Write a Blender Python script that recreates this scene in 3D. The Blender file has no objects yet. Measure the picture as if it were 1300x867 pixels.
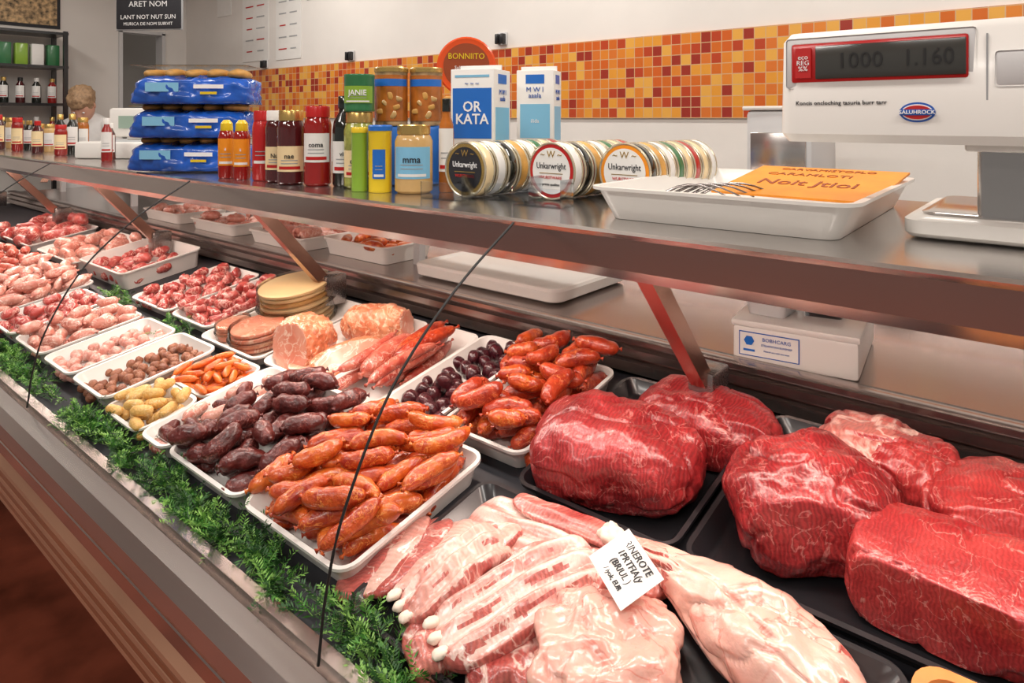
import bpy,bmesh,math,random
import numpy as np
from mathutils import Vector,Matrix,Euler,noise
random.seed(7); rng=np.random.RandomState(5)
S=bpy.context.scene; COL=S.collection
pi=math.pi
try:
    S.view_settings.view_transform='Standard'
    S.view_settings.exposure=0.0
except Exception: pass

# ------------------------------------------------------------------ materials
def nt(name):
    m=bpy.data.materials.new(name); m.use_nodes=True
    n=m.node_tree; b=n.nodes['Principled BSDF']
    return m,n,b
def setin(b,k,v):
    if k in b.inputs: b.inputs[k].default_value=v
def c4(c): return (c[0],c[1],c[2],1)
def mat(name,c,rough=.5,metal=0,var=.0,vs=20,bump=0,bs=60,coat=0,sss=0,trans=0,emit=0,alpha=1,ior=1.45,spec=.5):
    m,n,b=nt(name)
    setin(b,'Base Color',c4(c)); setin(b,'Roughness',rough); setin(b,'Metallic',metal)
    setin(b,'Coat Weight',coat); setin(b,'Coat Roughness',.12); setin(b,'Subsurface Weight',sss)
    setin(b,'Subsurface Scale',.01); setin(b,'Transmission Weight',trans); setin(b,'Alpha',alpha); setin(b,'IOR',ior)
    setin(b,'Specular IOR Level',spec)
    if emit: setin(b,'Emission Color',c4(c)); setin(b,'Emission Strength',emit)
    tc=n.nodes.new('ShaderNodeTexCoord')
    if var>0:
        no=n.nodes.new('ShaderNodeTexNoise'); no.inputs['Scale'].default_value=vs; no.inputs['Detail'].default_value=4
        r=n.nodes.new('ShaderNodeValToRGB')
        r.color_ramp.elements[0].position=.3; r.color_ramp.elements[1].position=.7
        r.color_ramp.elements[0].color=c4([max(0,x*(1-var)) for x in c])
        r.color_ramp.elements[1].color=c4([min(1,x*(1+var)) for x in c])
        n.links.new(tc.outputs['Object'],no.inputs['Vector']); n.links.new(no.outputs['Fac'],r.inputs['Fac'])
        n.links.new(r.outputs['Color'],b.inputs['Base Color'])
    if bump>0:
        no=n.nodes.new('ShaderNodeTexNoise'); no.inputs['Scale'].default_value=bs
        bp=n.nodes.new('ShaderNodeBump'); bp.inputs['Strength'].default_value=bump; bp.inputs['Distance'].default_value=.004
        n.links.new(tc.outputs['Object'],no.inputs['Vector']); n.links.new(no.outputs['Fac'],bp.inputs['Height'])
        n.links.new(bp.outputs['Normal'],b.inputs['Normal'])
    return m
def meat(name,c1,c2,fat,fw=.02,fm=.5,scale=9,rough=.35,bump=.4,fiber=.25,coat=.3,sss=.1,fs=None,bs=90,band=None,fop=1.0,lo=.33,hi=.68):
    m,n,b=nt(name); L=n.links.new; N=n.nodes.new
    tc=N('ShaderNodeTexCoord'); oi=N('ShaderNodeObjectInfo')
    mu=N('ShaderNodeMath'); mu.operation='MULTIPLY'; mu.inputs[1].default_value=37
    L(oi.outputs['Random'],mu.inputs[0])
    ad=N('ShaderNodeVectorMath'); ad.operation='ADD'; L(tc.outputs['Object'],ad.inputs[0]); L(mu.outputs[0],ad.inputs[1])
    V=ad.outputs[0]
    def noi(s,d=4,dist=0):
        x=N('ShaderNodeTexNoise'); x.inputs['Scale'].default_value=s; x.inputs['Detail'].default_value=d; x.inputs['Distortion'].default_value=dist
        L(V,x.inputs['Vector']); return x.outputs['Fac']
    r=N('ShaderNodeValToRGB'); r.color_ramp.elements[0].position=lo; r.color_ramp.elements[1].position=hi
    r.color_ramp.elements[0].color=c4(c1); r.color_ramp.elements[1].color=c4(c2); L(noi(scale,6,.6),r.inputs['Fac'])
    col=r.outputs['Color']
    if fiber>.12:
        w=N('ShaderNodeTexWave'); w.inputs['Scale'].default_value=scale*5; w.inputs['Distortion'].default_value=9; w.inputs['Detail'].default_value=5; w.inputs['Detail Scale'].default_value=1.2
        L(V,w.inputs['Vector'])
        mx=N('ShaderNodeMix'); mx.data_type='RGBA'; mx.blend_type='MULTIPLY'
        wr=N('ShaderNodeMapRange'); wr.inputs[3].default_value=1-fiber; wr.inputs[4].default_value=1.0
        L(w.outputs['Fac'],wr.inputs[0])
        mx.inputs[0].default_value=1; L(col,mx.inputs[6]); L(wr.outputs[0],mx.inputs[7]); col=mx.outputs[2]
    if band:
        ax,pitch,bc,amt=band
        sp=N('ShaderNodeSeparateXYZ'); L(tc.outputs['Object'],sp.inputs[0])
        nn=N('ShaderNodeMath'); nn.operation='MULTIPLY_ADD'; nn.inputs[1].default_value=pitch*1.3; L(noi(11,3),nn.inputs[0]); L(sp.outputs[ax],nn.inputs[2])
        mm_=N('ShaderNodeMath'); mm_.operation='MULTIPLY'; mm_.inputs[1].default_value=2*pi/pitch; L(nn.outputs[0],mm_.inputs[0])
        cs=N('ShaderNodeMath'); cs.operation='COSINE'; L(mm_.outputs[0],cs.inputs[0])
        rr=N('ShaderNodeMapRange'); rr.inputs[1].default_value=-.6; rr.inputs[2].default_value=.8; rr.inputs[3].default_value=0; rr.inputs[4].default_value=amt; L(cs.outputs[0],rr.inputs[0])
        mb=N('ShaderNodeMix'); mb.data_type='RGBA'; L(rr.outputs[0],mb.inputs[0]); L(col,mb.inputs[6]); mb.inputs[7].default_value=c4(bc); col=mb.outputs[2]
    s=N('ShaderNodeMath'); s.operation='SUBTRACT'; s.inputs[1].default_value=.5; L(noi((fs or scale*1.5),5,1.2),s.inputs[0])
    a=N('ShaderNodeMath'); a.operation='ABSOLUTE'; L(s.outputs[0],a.inputs[0])
    mr=N('ShaderNodeMapRange'); mr.inputs[1].default_value=0; mr.inputs[2].default_value=fw; mr.inputs[3].default_value=fop; mr.inputs[4].default_value=0
    L(a.outputs[0],mr.inputs[0])
    mk=N('ShaderNodeMapRange'); mk.inputs[1].default_value=.62-fm*.35; mk.inputs[2].default_value=.75-fm*.35; L(noi(scale*.8,3),mk.inputs[0])
    mm=N('ShaderNodeMath'); mm.operation='MULTIPLY'; L(mr.outputs[0],mm.inputs[0]); L(mk.outputs[0],mm.inputs[1])
    m2=N('ShaderNodeMix'); m2.data_type='RGBA'; L(mm.outputs[0],m2.inputs[0]); L(col,m2.inputs[6]); m2.inputs[7].default_value=c4(fat)
    L(m2.outputs[2],b.inputs['Base Color'])
    bp=N('ShaderNodeBump'); bp.inputs['Strength'].default_value=bump; bp.inputs['Distance'].default_value=.004
    L(noi(bs,3),bp.inputs['Height']); last=bp.outputs['Normal']
    if fiber>.12:
        b2=N('ShaderNodeBump'); b2.inputs['Strength'].default_value=bump*.3; b2.inputs['Distance'].default_value=.003
        L(w.outputs['Fac'],b2.inputs['Height']); L(last,b2.inputs['Normal']); last=b2.outputs['Normal']
    L(last,b.inputs['Normal'])
    setin(b,'Roughness',rough); setin(b,'Coat Weight',coat); setin(b,'Coat Roughness',.16)
    setin(b,'Subsurface Weight',sss); setin(b,'Subsurface Scale',.012)
    return m
def steel(name,c=(.62,.62,.63),rough=.24,met=.95):
    m,n,b=nt(name); L=n.links.new; N=n.nodes.new
    setin(b,'Base Color',c4(c)); setin(b,'Metallic',met)
    tc=N('ShaderNodeTexCoord'); mp=N('ShaderNodeMapping'); mp.inputs['Scale'].default_value=(.3,90,90)
    no=N('ShaderNodeTexNoise'); no.inputs['Scale'].default_value=3; no.inputs['Detail'].default_value=1
    mr=N('ShaderNodeMapRange'); mr.inputs[3].default_value=rough-.03; mr.inputs[4].default_value=rough+.04
    L(tc.outputs['Object'],mp.inputs[0]); L(mp.outputs[0],no.inputs['Vector']); L(no.outputs['Fac'],mr.inputs[0]); L(mr.outputs[0],b.inputs['Roughness'])
    return m
def clear(name,c=(1,1,1),fac=.5,rough=.02,tint=.98):
    m=bpy.data.materials.new(name); m.use_nodes=True; n=m.node_tree; n.nodes.clear(); L=n.links.new; N=n.nodes.new
    o=N('ShaderNodeOutputMaterial'); t=N('ShaderNodeBsdfTransparent'); t.inputs[0].default_value=c4([x*tint for x in c])
    g=N('ShaderNodeBsdfGlossy'); g.inputs['Roughness'].default_value=rough
    f=N('ShaderNodeFresnel'); f.inputs[0].default_value=1.45
    mu=N('ShaderNodeMath'); mu.operation='MULTIPLY'; mu.inputs[1].default_value=fac; L(f.outputs[0],mu.inputs[0])
    x=N('ShaderNodeMixShader'); L(mu.outputs[0],x.inputs[0]); L(t.outputs[0],x.inputs[1]); L(g.outputs[0],x.inputs[2]); L(x.outputs[0],o.inputs[0])
    return m
def tilemat():
    m,n,b=nt('mosaic'); L=n.links.new; N=n.nodes.new
    tc=N('ShaderNodeTexCoord'); v=N('ShaderNodeVectorMath'); v.operation='MULTIPLY'; v.inputs[1].default_value=(20,0,20); L(tc.outputs['Object'],v.inputs[0])
    fl=N('ShaderNodeVectorMath'); fl.operation='FLOOR'; L(v.outputs[0],fl.inputs[0])
    wn=N('ShaderNodeTexWhiteNoise'); wn.noise_dimensions='3D'; L(fl.outputs[0],wn.inputs['Vector'])
    r=N('ShaderNodeValToRGB'); r.color_ramp.interpolation='CONSTANT'; L(wn.outputs['Value'],r.inputs['Fac'])
    cols=[(.60,.12,.02),(.68,.22,.03),(.72,.31,.04),(.64,.17,.03),(.46,.06,.02),(.74,.38,.07),(.60,.14,.02),(.32,.035,.02)]
    e=r.color_ramp.elements; e[0].color=c4(cols[0]); e[1].position=1/8; e[1].color=c4(cols[1])
    for i in range(2,8): q=e.new(i/8); q.color=c4(cols[i])
    fr=N('ShaderNodeVectorMath'); fr.operation='FRACTION'; L(v.outputs[0],fr.inputs[0])
    sp=N('ShaderNodeSeparateXYZ'); L(fr.outputs[0],sp.inputs[0])
    def band(o):
        a=N('ShaderNodeMath'); a.operation='GREATER_THAN'; a.inputs[1].default_value=.08; L(o,a.inputs[0]); return a.outputs[0]
    mu=N('ShaderNodeMath'); mu.operation='MULTIPLY'; L(band(sp.outputs[0]),mu.inputs[0]); L(band(sp.outputs[2]),mu.inputs[1])
    mx=N('ShaderNodeMix'); mx.data_type='RGBA'; L(mu.outputs[0],mx.inputs[0]); mx.inputs[6].default_value=(.6,.38,.2,1); L(r.outputs[0],mx.inputs[7])
    L(mx.outputs[2],b.inputs['Base Color']); setin(b,'Roughness',.2)
    return m

M={}
M['white']=mat('white_plastic',(.78,.76,.72),.3,coat=.2,spec=.5)
M['wall']=mat('plaster',(.76,.73,.69),.7,var=.03,vs=3,bump=.05,bs=80)
M['tile']=tilemat()
M['floor']=mat('terracotta',(.22,.055,.03),.28,var=.5,vs=5,bump=.1,bs=30)
M['steel']=steel('brushed_steel',(.56,.53,.51),.18)
M['steeld']=steel('dark_steel',(.30,.27,.26),.26)
M['steelw']=steel('ledge_steel',(.42,.36,.34),.22)
M['copper']=steel('warm_reflective_steel',(.50,.30,.23),.22)
M['bronze']=mat('bronze_slat',(.50,.28,.18),.34,.55,var=.1,vs=4)
M['chrome']=steel('chrome',(.8,.8,.8),.1)
M['tinm']=mat('tin_metal',(.62,.56,.42),.25,.55)
M['wood']=mat('brown_slats',(.24,.085,.04),.35,.1,var=.2,vs=4,coat=.3)
M['black']=mat('black_plastic',(.012,.012,.014),.3,coat=.3)
M['dark']=mat('dark_grille',(.02,.02,.025),.5)
M['rubber']=mat('seal',(.01,.01,.01),.5)
M['acryl']=clear('acrylic',(.96,.98,1),.7,.05,.975)
M['film']=clear('cling_film',(1,.98,.95),.9,.12,.94)
M['green']=mat('leaf_green',(.05,.19,.025),.45,var=.5,vs=40)
M['green2']=mat('stem_green',(.19,.40,.08),.45,var=.4,vs=40)
M['green3']=mat('dark_leaf_green',(.018,.075,.015),.5,var=.4,vs=40)
M['beef']=meat('beef',(.24,.010,.014),(.47,.040,.042),(.78,.34,.30),.014,.7,10,.34,.5,.36,.30,.08,fs=19,fop=.5)
M['beef2']=meat('beef_cut',(.33,.016,.020),(.54,.060,.056),(.82,.42,.36),.013,.65,12,.34,.4,.28,.30,.08,fs=20,fop=.5)
M['beeffat']=meat('beef_fat_cap',(.44,.06,.055),(.66,.22,.18),(.86,.60,.52),.06,.8,9,.36,.4,.2,.35,.10,fop=.8)
M['pork']=meat('pork',(.66,.25,.20),(.82,.50,.42),(.90,.72,.64),.035,.7,7,.27,.4,.15,.55,.10,fop=.9,lo=.36,hi=.56)
M['porkred']=meat('pork_lean',(.40,.05,.045),(.68,.22,.18),(.88,.66,.57),.028,.65,9,.28,.45,.25,.5,.10,fop=.9,lo=.36,hi=.64)
M['porkrib']=meat('pork_rib',(.60,.18,.145),(.78,.40,.34),(.90,.70,.62),.03,.5,8,.26,.4,.18,.55,.08,band=(1,.034,(.86,.66,.58),.8),fop=.7)
M['porkskin']=meat('pork_skin',(.70,.32,.26),(.82,.52,.43),(.60,.12,.09),.025,.6,8,.26,.5,.08,.55,.12,bs=60,fop=.6)
M['bone']=mat('bone',(.86,.74,.62),.4,var=.1)
M['chor']=meat('chorizo',(.30,.016,.006),(.62,.10,.013),(.80,.28,.06),.03,.5,38,.3,.8,.1,.35,0,bs=110)
M['chor2']=meat('chorizo_orange',(.42,.035,.008),(.72,.17,.02),(.86,.38,.10),.03,.5,38,.3,.7,.1,.35,0,bs=110)
M['chor3']=meat('chorizo_red',(.27,.016,.007),(.56,.065,.016),(.76,.24,.08),.03,.5,38,.3,.8,.1,.35,0,bs=110)
M['morc']=meat('blood_sausage',(.045,.006,.006),(.145,.018,.014),(.34,.11,.09),.03,.5,35,.36,1.0,.1,.25,0,bs=85)
M['morc2']=meat('black_sausage',(.03,.004,.008),(.085,.012,.018),(.2,.06,.06),.02,.3,40,.26,.6,.1,.4,0,bs=110)
M['salami']=meat('cured_sausage',(.40,.04,.025),(.60,.16,.10),(.84,.52,.42),.03,.6,35,.35,.6,.1,.3,0,bs=120)
M['pinks']=meat('fresh_sausage',(.52,.14,.10),(.74,.36,.28),(.88,.64,.55),.05,.6,35,.32,.5,.1,.4,0,bs=120)
M['ball']=meat('meatball',(.2,.06,.03),(.36,.14,.07),(.5,.27,.16),.03,.5,50,.5,.7,.1,.1,0,bs=200)
M['pinkball']=meat('pink_meatball',(.6,.22,.17),(.76,.4,.33),(.85,.63,.55),.05,.5,50,.4,.6,.1,.2,0,bs=200)
M['yellow']=meat('breaded',(.62,.33,.07),(.78,.50,.17),(.85,.68,.4),.03,.5,50,.5,.6,.1,.1,0,bs=200)
M['orange']=meat('orange_stick',(.60,.08,.010),(.78,.20,.022),(.88,.38,.1),.03,.4,40,.35,.4,.1,.3,0)
M['redm']=meat('red_diced_meat',(.38,.028,.027),(.62,.12,.10),(.86,.55,.47),.05,.6,22,.33,.5,.2,.35,0)
M['ham']=meat('ham',(.66,.17,.07),(.80,.34,.18),(.9,.62,.42),.04,.7,16,.28,.5,.15,.45,.1)
M['hamcut']=meat('ham_cut_face',(.74,.24,.15),(.84,.42,.30),(.92,.72,.58),.035,.7,14,.3,.2,.1,.4,.1)
M['cream']=mat('cream_slices',(.88,.70,.40),.35,var=.06,vs=12,coat=.4)
M['ink']=mat('black_ink',(.02,.02,.025),.6)
M['inkw']=mat('white_ink',(.9,.9,.9),.6)
M['inkr']=mat('red_ink',(.5,.015,.015),.5)
M['inkb']=mat('blue_ink',(.02,.10,.42),.5)
M['brown']=mat('brown_ink',(.28,.05,.01),.5)
M['paper']=mat('paper',(.80,.79,.76),.6,var=.02)
M['blue']=mat('blue_wrap',(.012,.085,.42),.25,var=.5,vs=12,bump=.7,bs=22,coat=.5)
M['blued']=mat('blue_print',(.02,.15,.55),.35)
M['bluel']=mat('light_blue_print',(.22,.52,.74),.4)
M['red']=mat('red_print',(.48,.012,.012),.3,coat=.3)
M['ketch']=mat('red_sauce',(.28,.012,.01),.12,coat=.6)
M['amber']=mat('amber_preserve',(.42,.13,.02),.12,var=.3,vs=30,coat=.7)
M['darkj']=mat('dark_preserve',(.07,.009,.010),.08,coat=.8)
M['darkg']=mat('dark_glass',(.012,.015,.012),.08,coat=.8)
M['olive']=mat('green_olives',(.28,.30,.06),.2,var=.4,vs=50,coat=.8)
M['mayo']=mat('tan_preserve',(.6,.38,.15),.2,var=.1,coat=.6)
M['yell']=mat('yellow_print',(.78,.56,.02),.3,coat=.3)
M['lime']=mat('lime_print',(.24,.42,.04),.3,coat=.3)
M['grn']=mat('green_print',(.03,.17,.06),.35,coat=.3)
M['gold']=mat('gold_lid',(.66,.45,.15),.25,.8)
M['goldb']=mat('baked_bun',(.62,.33,.08),.5,var=.35,vs=25)
M['orp']=mat('orange_print',(.82,.28,.015),.4,var=.1)
M['orlid']=mat('orange_red_lid',(.72,.085,.015),.25,coat=.4)
M['lcd']=mat('lcd_dark',(.05,.05,.045),.15,coat=.5)
M['lcdink']=mat('lcd_segments',(.014,.014,.014),.5)
M['grey']=mat('grey_plastic',(.35,.36,.37),.35)
M['lgrey']=mat('light_grey_plastic',(.6,.6,.6),.35)
M['skin']=mat('skin',(.66,.36,.26),.5,sss=.1)
M['hair']=mat('light_brown_hair',(.36,.23,.13),.6,var=.3,vs=60,bump=.6,bs=120)
M['cloth']=mat('white_coat',(.7,.7,.69),.8,var=.05)
M['lamp']=mat('lamp_glow',(1,.9,.84),.5,emit=4)
M['woodo']=mat('terracotta_dish',(.62,.22,.06),.35,var=.2,coat=.4)
M['art']=mat('mixed_print',(.42,.28,.14),.5,var=.9,vs=30)

# ------------------------------------------------------------------ mesh helpers
def finish(bm,m=None,smooth=True,auto=None):
    bmesh.ops.recalc_face_normals(bm,faces=bm.faces)
    me=bpy.data.meshes.new('m'); bm.to_mesh(me); bm.free()
    if smooth:
        me.polygons.foreach_set('use_smooth',[True]*len(me.polygons))
        if auto is not None:
            try: me.set_sharp_from_angle(angle=math.radians(auto))
            except Exception: pass
    if m is not None: me.materials.append(M[m] if isinstance(m,str) else m)
    return me
def box(dx,dy,dz,m,bev=.0,seg=2,zc=False):
    bm=bmesh.new(); bmesh.ops.create_cube(bm,size=1)
    for v in bm.verts: v.co=Vector((v.co.x*dx,v.co.y*dy,(v.co.z+(0 if zc else .5))*dz))
    if bev>0: bmesh.ops.bevel(bm,geom=bm.edges[:],offset=bev,segments=seg,profile=.5,affect='EDGES')
    return finish(bm,m,True,40)
def lathe(prof,m,seg=32,auto=35):
    bm=bmesh.new(); rings=[]
    for r,z in prof:
        if r<1e-6: rings.append([bm.verts.new((0,0,z))])
        else: rings.append([bm.verts.new((r*math.cos(2*pi*i/seg),r*math.sin(2*pi*i/seg),z)) for i in range(seg)])
    for a,b in zip(rings,rings[1:]):
        for i in range(seg):
            j=(i+1)%seg
            if len(a)==1 and len(b)==1: continue
            if len(a)==1: bm.faces.new((a[0],b[i],b[j]))
            elif len(b)==1: bm.faces.new((a[i],a[j],b[0]))
            else: bm.faces.new((a[i],a[j],b[j],b[i]))
    return finish(bm,m,True,auto)
def prism(pts,x0,x1,m,closed=True,auto=30,nx=1):
    bm=bmesh.new(); cols=[]
    for k in range(nx+1):
        x=x0+(x1-x0)*k/nx
        cols.append([bm.verts.new((x,p[0],p[1])) for p in pts])
    n=len(pts)
    for A,B in zip(cols,cols[1:]):
        for i in range(n if closed else n-1):
            j=(i+1)%n; bm.faces.new((A[i],A[j],B[j],B[i]))
    if closed:
        bm.faces.new(cols[0]); bm.faces.new(cols[-1][::-1])
    return finish(bm,m,True,auto)
def tube(pts,r,m,seg=8,cap=True):
    bm=bmesh.new(); P=[Vector(p) for p in pts]; rings=[]
    up=Vector((0,0,1))
    for i,p in enumerate(P):
        t=(P[min(i+1,len(P)-1)]-P[max(i-1,0)]).normalized()
        if abs(t.dot(up))>.95: a=t.cross(Vector((1,0,0))).normalized()
        else: a=t.cross(up).normalized()
        b=t.cross(a).normalized(); rr=r[i] if hasattr(r,'__len__') else r
        rings.append([bm.verts.new(p+a*rr*math.cos(2*pi*k/seg)+b*rr*math.sin(2*pi*k/seg)) for k in range(seg)])
    for A,B in zip(rings,rings[1:]):
        for k in range(seg):
            j=(k+1)%seg; bm.faces.new((A[k],A[j],B[j],B[k]))
    if cap: bm.faces.new(rings[0][::-1]); bm.faces.new(rings[-1])
    return finish(bm,m,True,60)
def rloop(w,d,r,n=5):
    out=[]
    for cx,cy,a0 in ((w-r,d-r,0),(-w+r,d-r,pi/2),(-w+r,-d+r,pi),(w-r,-d+r,1.5*pi)):
        for k in range(n+1):
            a=a0+pi/2*k/n; out.append((cx+r*math.cos(a),cy+r*math.sin(a)))
    return out
def loft(loops,m,auto=40):
    bm=bmesh.new(); R=[]
    for w,d,r,z in loops: R.append([bm.verts.new((x,y,z)) for x,y in rloop(w,d,r)])
    n=len(R[0])
    for A,B in zip(R,R[1:]):
        for i in range(n):
            j=(i+1)%n; bm.faces.new((A[i],A[j],B[j],B[i]))
    bm.faces.new(R[0][::-1]); bm.faces.new(R[-1])
    return finish(bm,m,True,auto)
def traymesh(W,D,H,m,th=.003,taper=.012,rim=.007,r=.025):
    w=W/2-rim; d=D/2-rim
    return loft([(w-taper,d-taper,r*.8,0),(w,d,r,H-.005),(w+rim,d+rim,r+rim,H-.005),(w+rim,d+rim,r+rim,H),(w-th*.3,d-th*.3,r-th,H),
                 (w-taper-th,d-taper-th,r*.7,.008),(w-taper-th-.006,d-taper-th-.006,r*.6,.004)],m)
def organic(dims,p,m,seed=0,amp=.06,fq=2.2,sub=14,warp=None,amp2=.015,fq2=7,m2=None,cuts=()):
    """closed superquadric block displaced by noise; base on z=0"""
    bm=bmesh.new(); bmesh.ops.create_cube(bm,size=2)
    bmesh.ops.subdivide_edges(bm,edges=bm.edges[:],cuts=sub,use_grid_fill=True)
    dx,dy,dz=[q/2 for q in dims]; mn=min(dims)/2
    off=Vector((seed*13.7,seed*5.1,seed*9.3))
    for v in bm.verts:
        c=Vector([math.tan(q*pi/4) for q in v.co])
        L=(abs(c.x)**p+abs(c.y)**p+abs(c.z)**p)**(1/p); c=c/L
        n=c.normalized()
        q=Vector((c.x*dx,c.y*dy,c.z*dz))
        f=Vector((c.x*dx,c.y*dy,c.z*dz))/max(dims)*2
        a=noise.noise(f*fq+off)*amp*1.8+noise.noise(f*fq2+off)*amp2*2
        q=q+n*a*mn*2
        if warp: q=warp(q,dims)
        v.co=q
    for (nx,ny,nz,o) in cuts:
        N=Vector((nx,ny,nz)).normalized()
        for v in bm.verts:
            k=v.co.dot(N)-o
            if k>0: v.co-=N*k*.94
    zs=-dz*.62
    for v in bm.verts:
        if v.co.z<zs: v.co.z=zs+(v.co.z-zs)*.12
    mz=min(v.co.z for v in bm.verts)
    for v in bm.verts: v.co.z-=mz
    return finish(bm,m,True)
def textmesh(s,size,m,ext=.0004,sx=1,bend=None,align='CENTER',z=0,weight=0,shear=0):
    """upright lettering in the XZ plane facing -Y"""
    cu=bpy.data.curves.new('t','FONT'); cu.body=s; cu.size=size; cu.extrude=ext; cu.align_x=align; cu.align_y='CENTER'; cu.resolution_u=2
    cu.offset=weight; cu.space_line=.85; cu.shear=shear
    o=bpy.data.objects.new('t',cu); COL.objects.link(o)
    dg=bpy.context.evaluated_depsgraph_get(); me=bpy.data.meshes.new_from_object(o.evaluated_get(dg))
    bpy.data.objects.remove(o); 
    for v in me.vertices:
        x,y,zz=v.co; x*=sx
        if bend: v.co=(bend*math.sin(x/bend),-(bend+zz+.0006)*math.cos(x/bend),y+z)
        else: v.co=(x,-zz,y+z)
    me.materials.clear(); me.materials.append(M[m]); return me
def arcband(R,z0,z1,a,m,n=14):
    bm=bmesh.new(); A=[];B=[]
    for i in range(n+1):
        t=-a+2*a*i/n; A.append(bm.verts.new((R*math.sin(t),-R*math.cos(t),z0))); B.append(bm.verts.new((R*math.sin(t),-R*math.cos(t),z1)))
    for i in range(n): bm.faces.new((A[i],A[i+1],B[i+1],B[i]))
    return finish(bm,m)
def sausage(L,r,bend,m,seed=0,nub=True,seg=12,rings=16,lump=.06):
    bm=bmesh.new(); R=[]; off=Vector((seed*3.3,seed*7.7,1.3))
    ss=[]
    for i in range(rings+1):
        t=-1+2*i/rings; ss.append(math.sin(t*pi/2)*.5)
    prof=[]
    for s in ss:
        prof.append((s,max(0.0,1-abs(2*s)**3.0)**.5*.84+.16))
    if nub: prof=[(-.57,.30),(-.53,.12)]+prof+[(.53,.12),(.57,.30)]
    def cl(s):
        if abs(bend)<.01: return Vector((s*L,0,0)),Vector((0,1,0))
        Rc=L/bend; a=s*bend
        return Vector((Rc*math.sin(a),Rc*(1-math.cos(a)),0)),Vector((-math.sin(a),math.cos(a),0))
    for s,k in prof:
        c,nn=cl(s)
        ring=[]
        for j in range(seg):
            a=2*pi*j/seg; d=nn*math.cos(a)+Vector((0,0,1))*math.sin(a)
            rr=r*k*(1+lump*2*noise.noise((c+d*r)/r*.9+off)+lump*.8*noise.noise((c+d*r)/r*2.3+off))
            ring.append(bm.verts.new(c+d*rr))
        R.append(ring)
    for A,B in zip(R,R[1:]):
        for j in range(seg):
            q=(j+1)%seg; bm.faces.new((A[j],A[q],B[q],B[j]))
    bm.faces.new(R[0][::-1]); bm.faces.new(R[-1])
    me=finish(bm,m)
    off5=np.array([tuple(cl(s)[0]) for s in ((-.42,-.21,0,.21,.42) if L>2.5*r else (0,))])
    return me,off5,r

# ------------------------------------------------------------------ object helpers
def thing(name,me,label,cat,loc=(0,0,0),rot=(0,0,0),group=None,kind=None,mw=None,scale=None):
    o=bpy.data.objects.new(name,me); COL.objects.link(o)
    if mw is not None: o.matrix_world=mw
    else: o.location=loc; o.rotation_euler=rot
    if scale: o.scale=scale
    if label: o['label']=label
    if cat: o['category']=cat
    if group: o['group']=group
    if kind: o['kind']=kind
    return o
def part(name,me,par,loc=(0,0,0),rot=(0,0,0),label=None):
    o=bpy.data.objects.new(name,me); COL.objects.link(o); o.parent=par
    o.location=loc; o.rotation_euler=rot
    if label: o['label']=label
    return o
def struct(name,me,loc=(0,0,0),rot=(0,0,0)):
    o=bpy.data.objects.new(name,me); COL.objects.link(o); o.location=loc; o.rotation_euler=rot; o['kind']='structure'; return o

# ------------------------------------------------------------------ camera (level, lens shifted down)
cd=bpy.data.cameras.new('camera'); cam=bpy.data.objects.new('camera',cd); COL.objects.link(cam)
cam.location=(0,0,1.45); cam.rotation_euler=(pi/2,0,math.asin(.6409)); cd.lens=23.815; cd.sensor_width=36; cd.shift_y=-.218; cd.clip_start=.02
S.camera=cam

# ------------------------------------------------------------------ room
struct('floor',box(12,8,.1,'floor'),(-1.7,-.9,-.1))
struct('wall_back',box(12,.12,3,'wall'),(-.6,3.06,0))
struct('wall_left',box(.12,6.4,3,'wall'),(-6.66,-.8,0))
struct('wall_corner',box(.12,.2,3,'wall'),(-6.66,2.9,0))
struct('wall_header',box(.12,.4,.76,'wall'),(-6.66,2.6,2.24))
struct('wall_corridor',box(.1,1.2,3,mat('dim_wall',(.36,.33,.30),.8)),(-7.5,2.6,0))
struct('trim_1',box(.14,.03,2.24,'lgrey'),(-6.65,2.415,0))
struct('trim_2',box(.14,.03,2.24,'lgrey'),(-6.65,2.785,0))
struct('trim_3',box(.14,.40,.03,'lgrey'),(-6.65,2.6,2.225))
struct('ceiling',box(12,8,.1,'wall'),(-1.7,-.9,3.0))
struct('trim_4',box(9.5,.012,.405,'tile'),(-.75,2.994,1.45))

# ------------------------------------------------------------------ display counter
AL=math.atan(.175); CA=math.cos(AL)
X0,X1=-5.45,.9
ctr=thing('display_counter',None,'long refrigerated glass-fronted butcher counter in brushed steel','display counter')
def catm(P,n=6):
    P=[Vector((0,a,b)) for a,b in P]; P=[2*P[0]-P[1]]+P+[2*P[-1]-P[-2]]; out=[]
    for i in range(1,len(P)-2):
        for k in range(n):
            t=k/n; a,b,c,d=P[i-1:i+3]
            q=.5*((2*b)+(c-a)*t+(2*a-5*b+4*c-d)*t*t+(3*b-a-3*c+d)*t**3); out.append((q.y,q.z))
    out.append((P[-2].y,P[-2].z)); return out
GC=catm([(.494,.768),(.506,.854),(.536,.95),(.6145,1.08),(.738,1.19),(.875,1.275)])
seams=[-5.42,-4.246,-3.072,-1.9,-.726,.448]
for s in seams[1:-1]:
    part('glass_edge',tube([(s,y-.001,z) for y,z in GC],.0021,'rubber',6),ctr,label='dark curved glass joint')
dk=[(.5,.74),(1.32,.74+.82*.175),(1.32,.70),(.5,.70)]
part('deck',prism(dk,X0,X1,'dark'),ctr,label='black sloping display deck')
part('deck_edge',prism([(.485,.725),(.505,.765),(.525,.765),(.525,.70),(.485,.70)],X0,X1,'steel'),ctr)
part('rail',prism([(.44,.712),(.432,.730),(.437,.752),(.455,.768),(.484,.772),(.484,.712)],X0,X1,'steel'),ctr,label='polished steel bumper rail')
part('rail',prism([(.452,.665),(.446,.672),(.446,.697),(.452,.703),(.49,.703),(.49,.665)],X0,X1,'steel'),ctr,label='lower steel rail')
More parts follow.
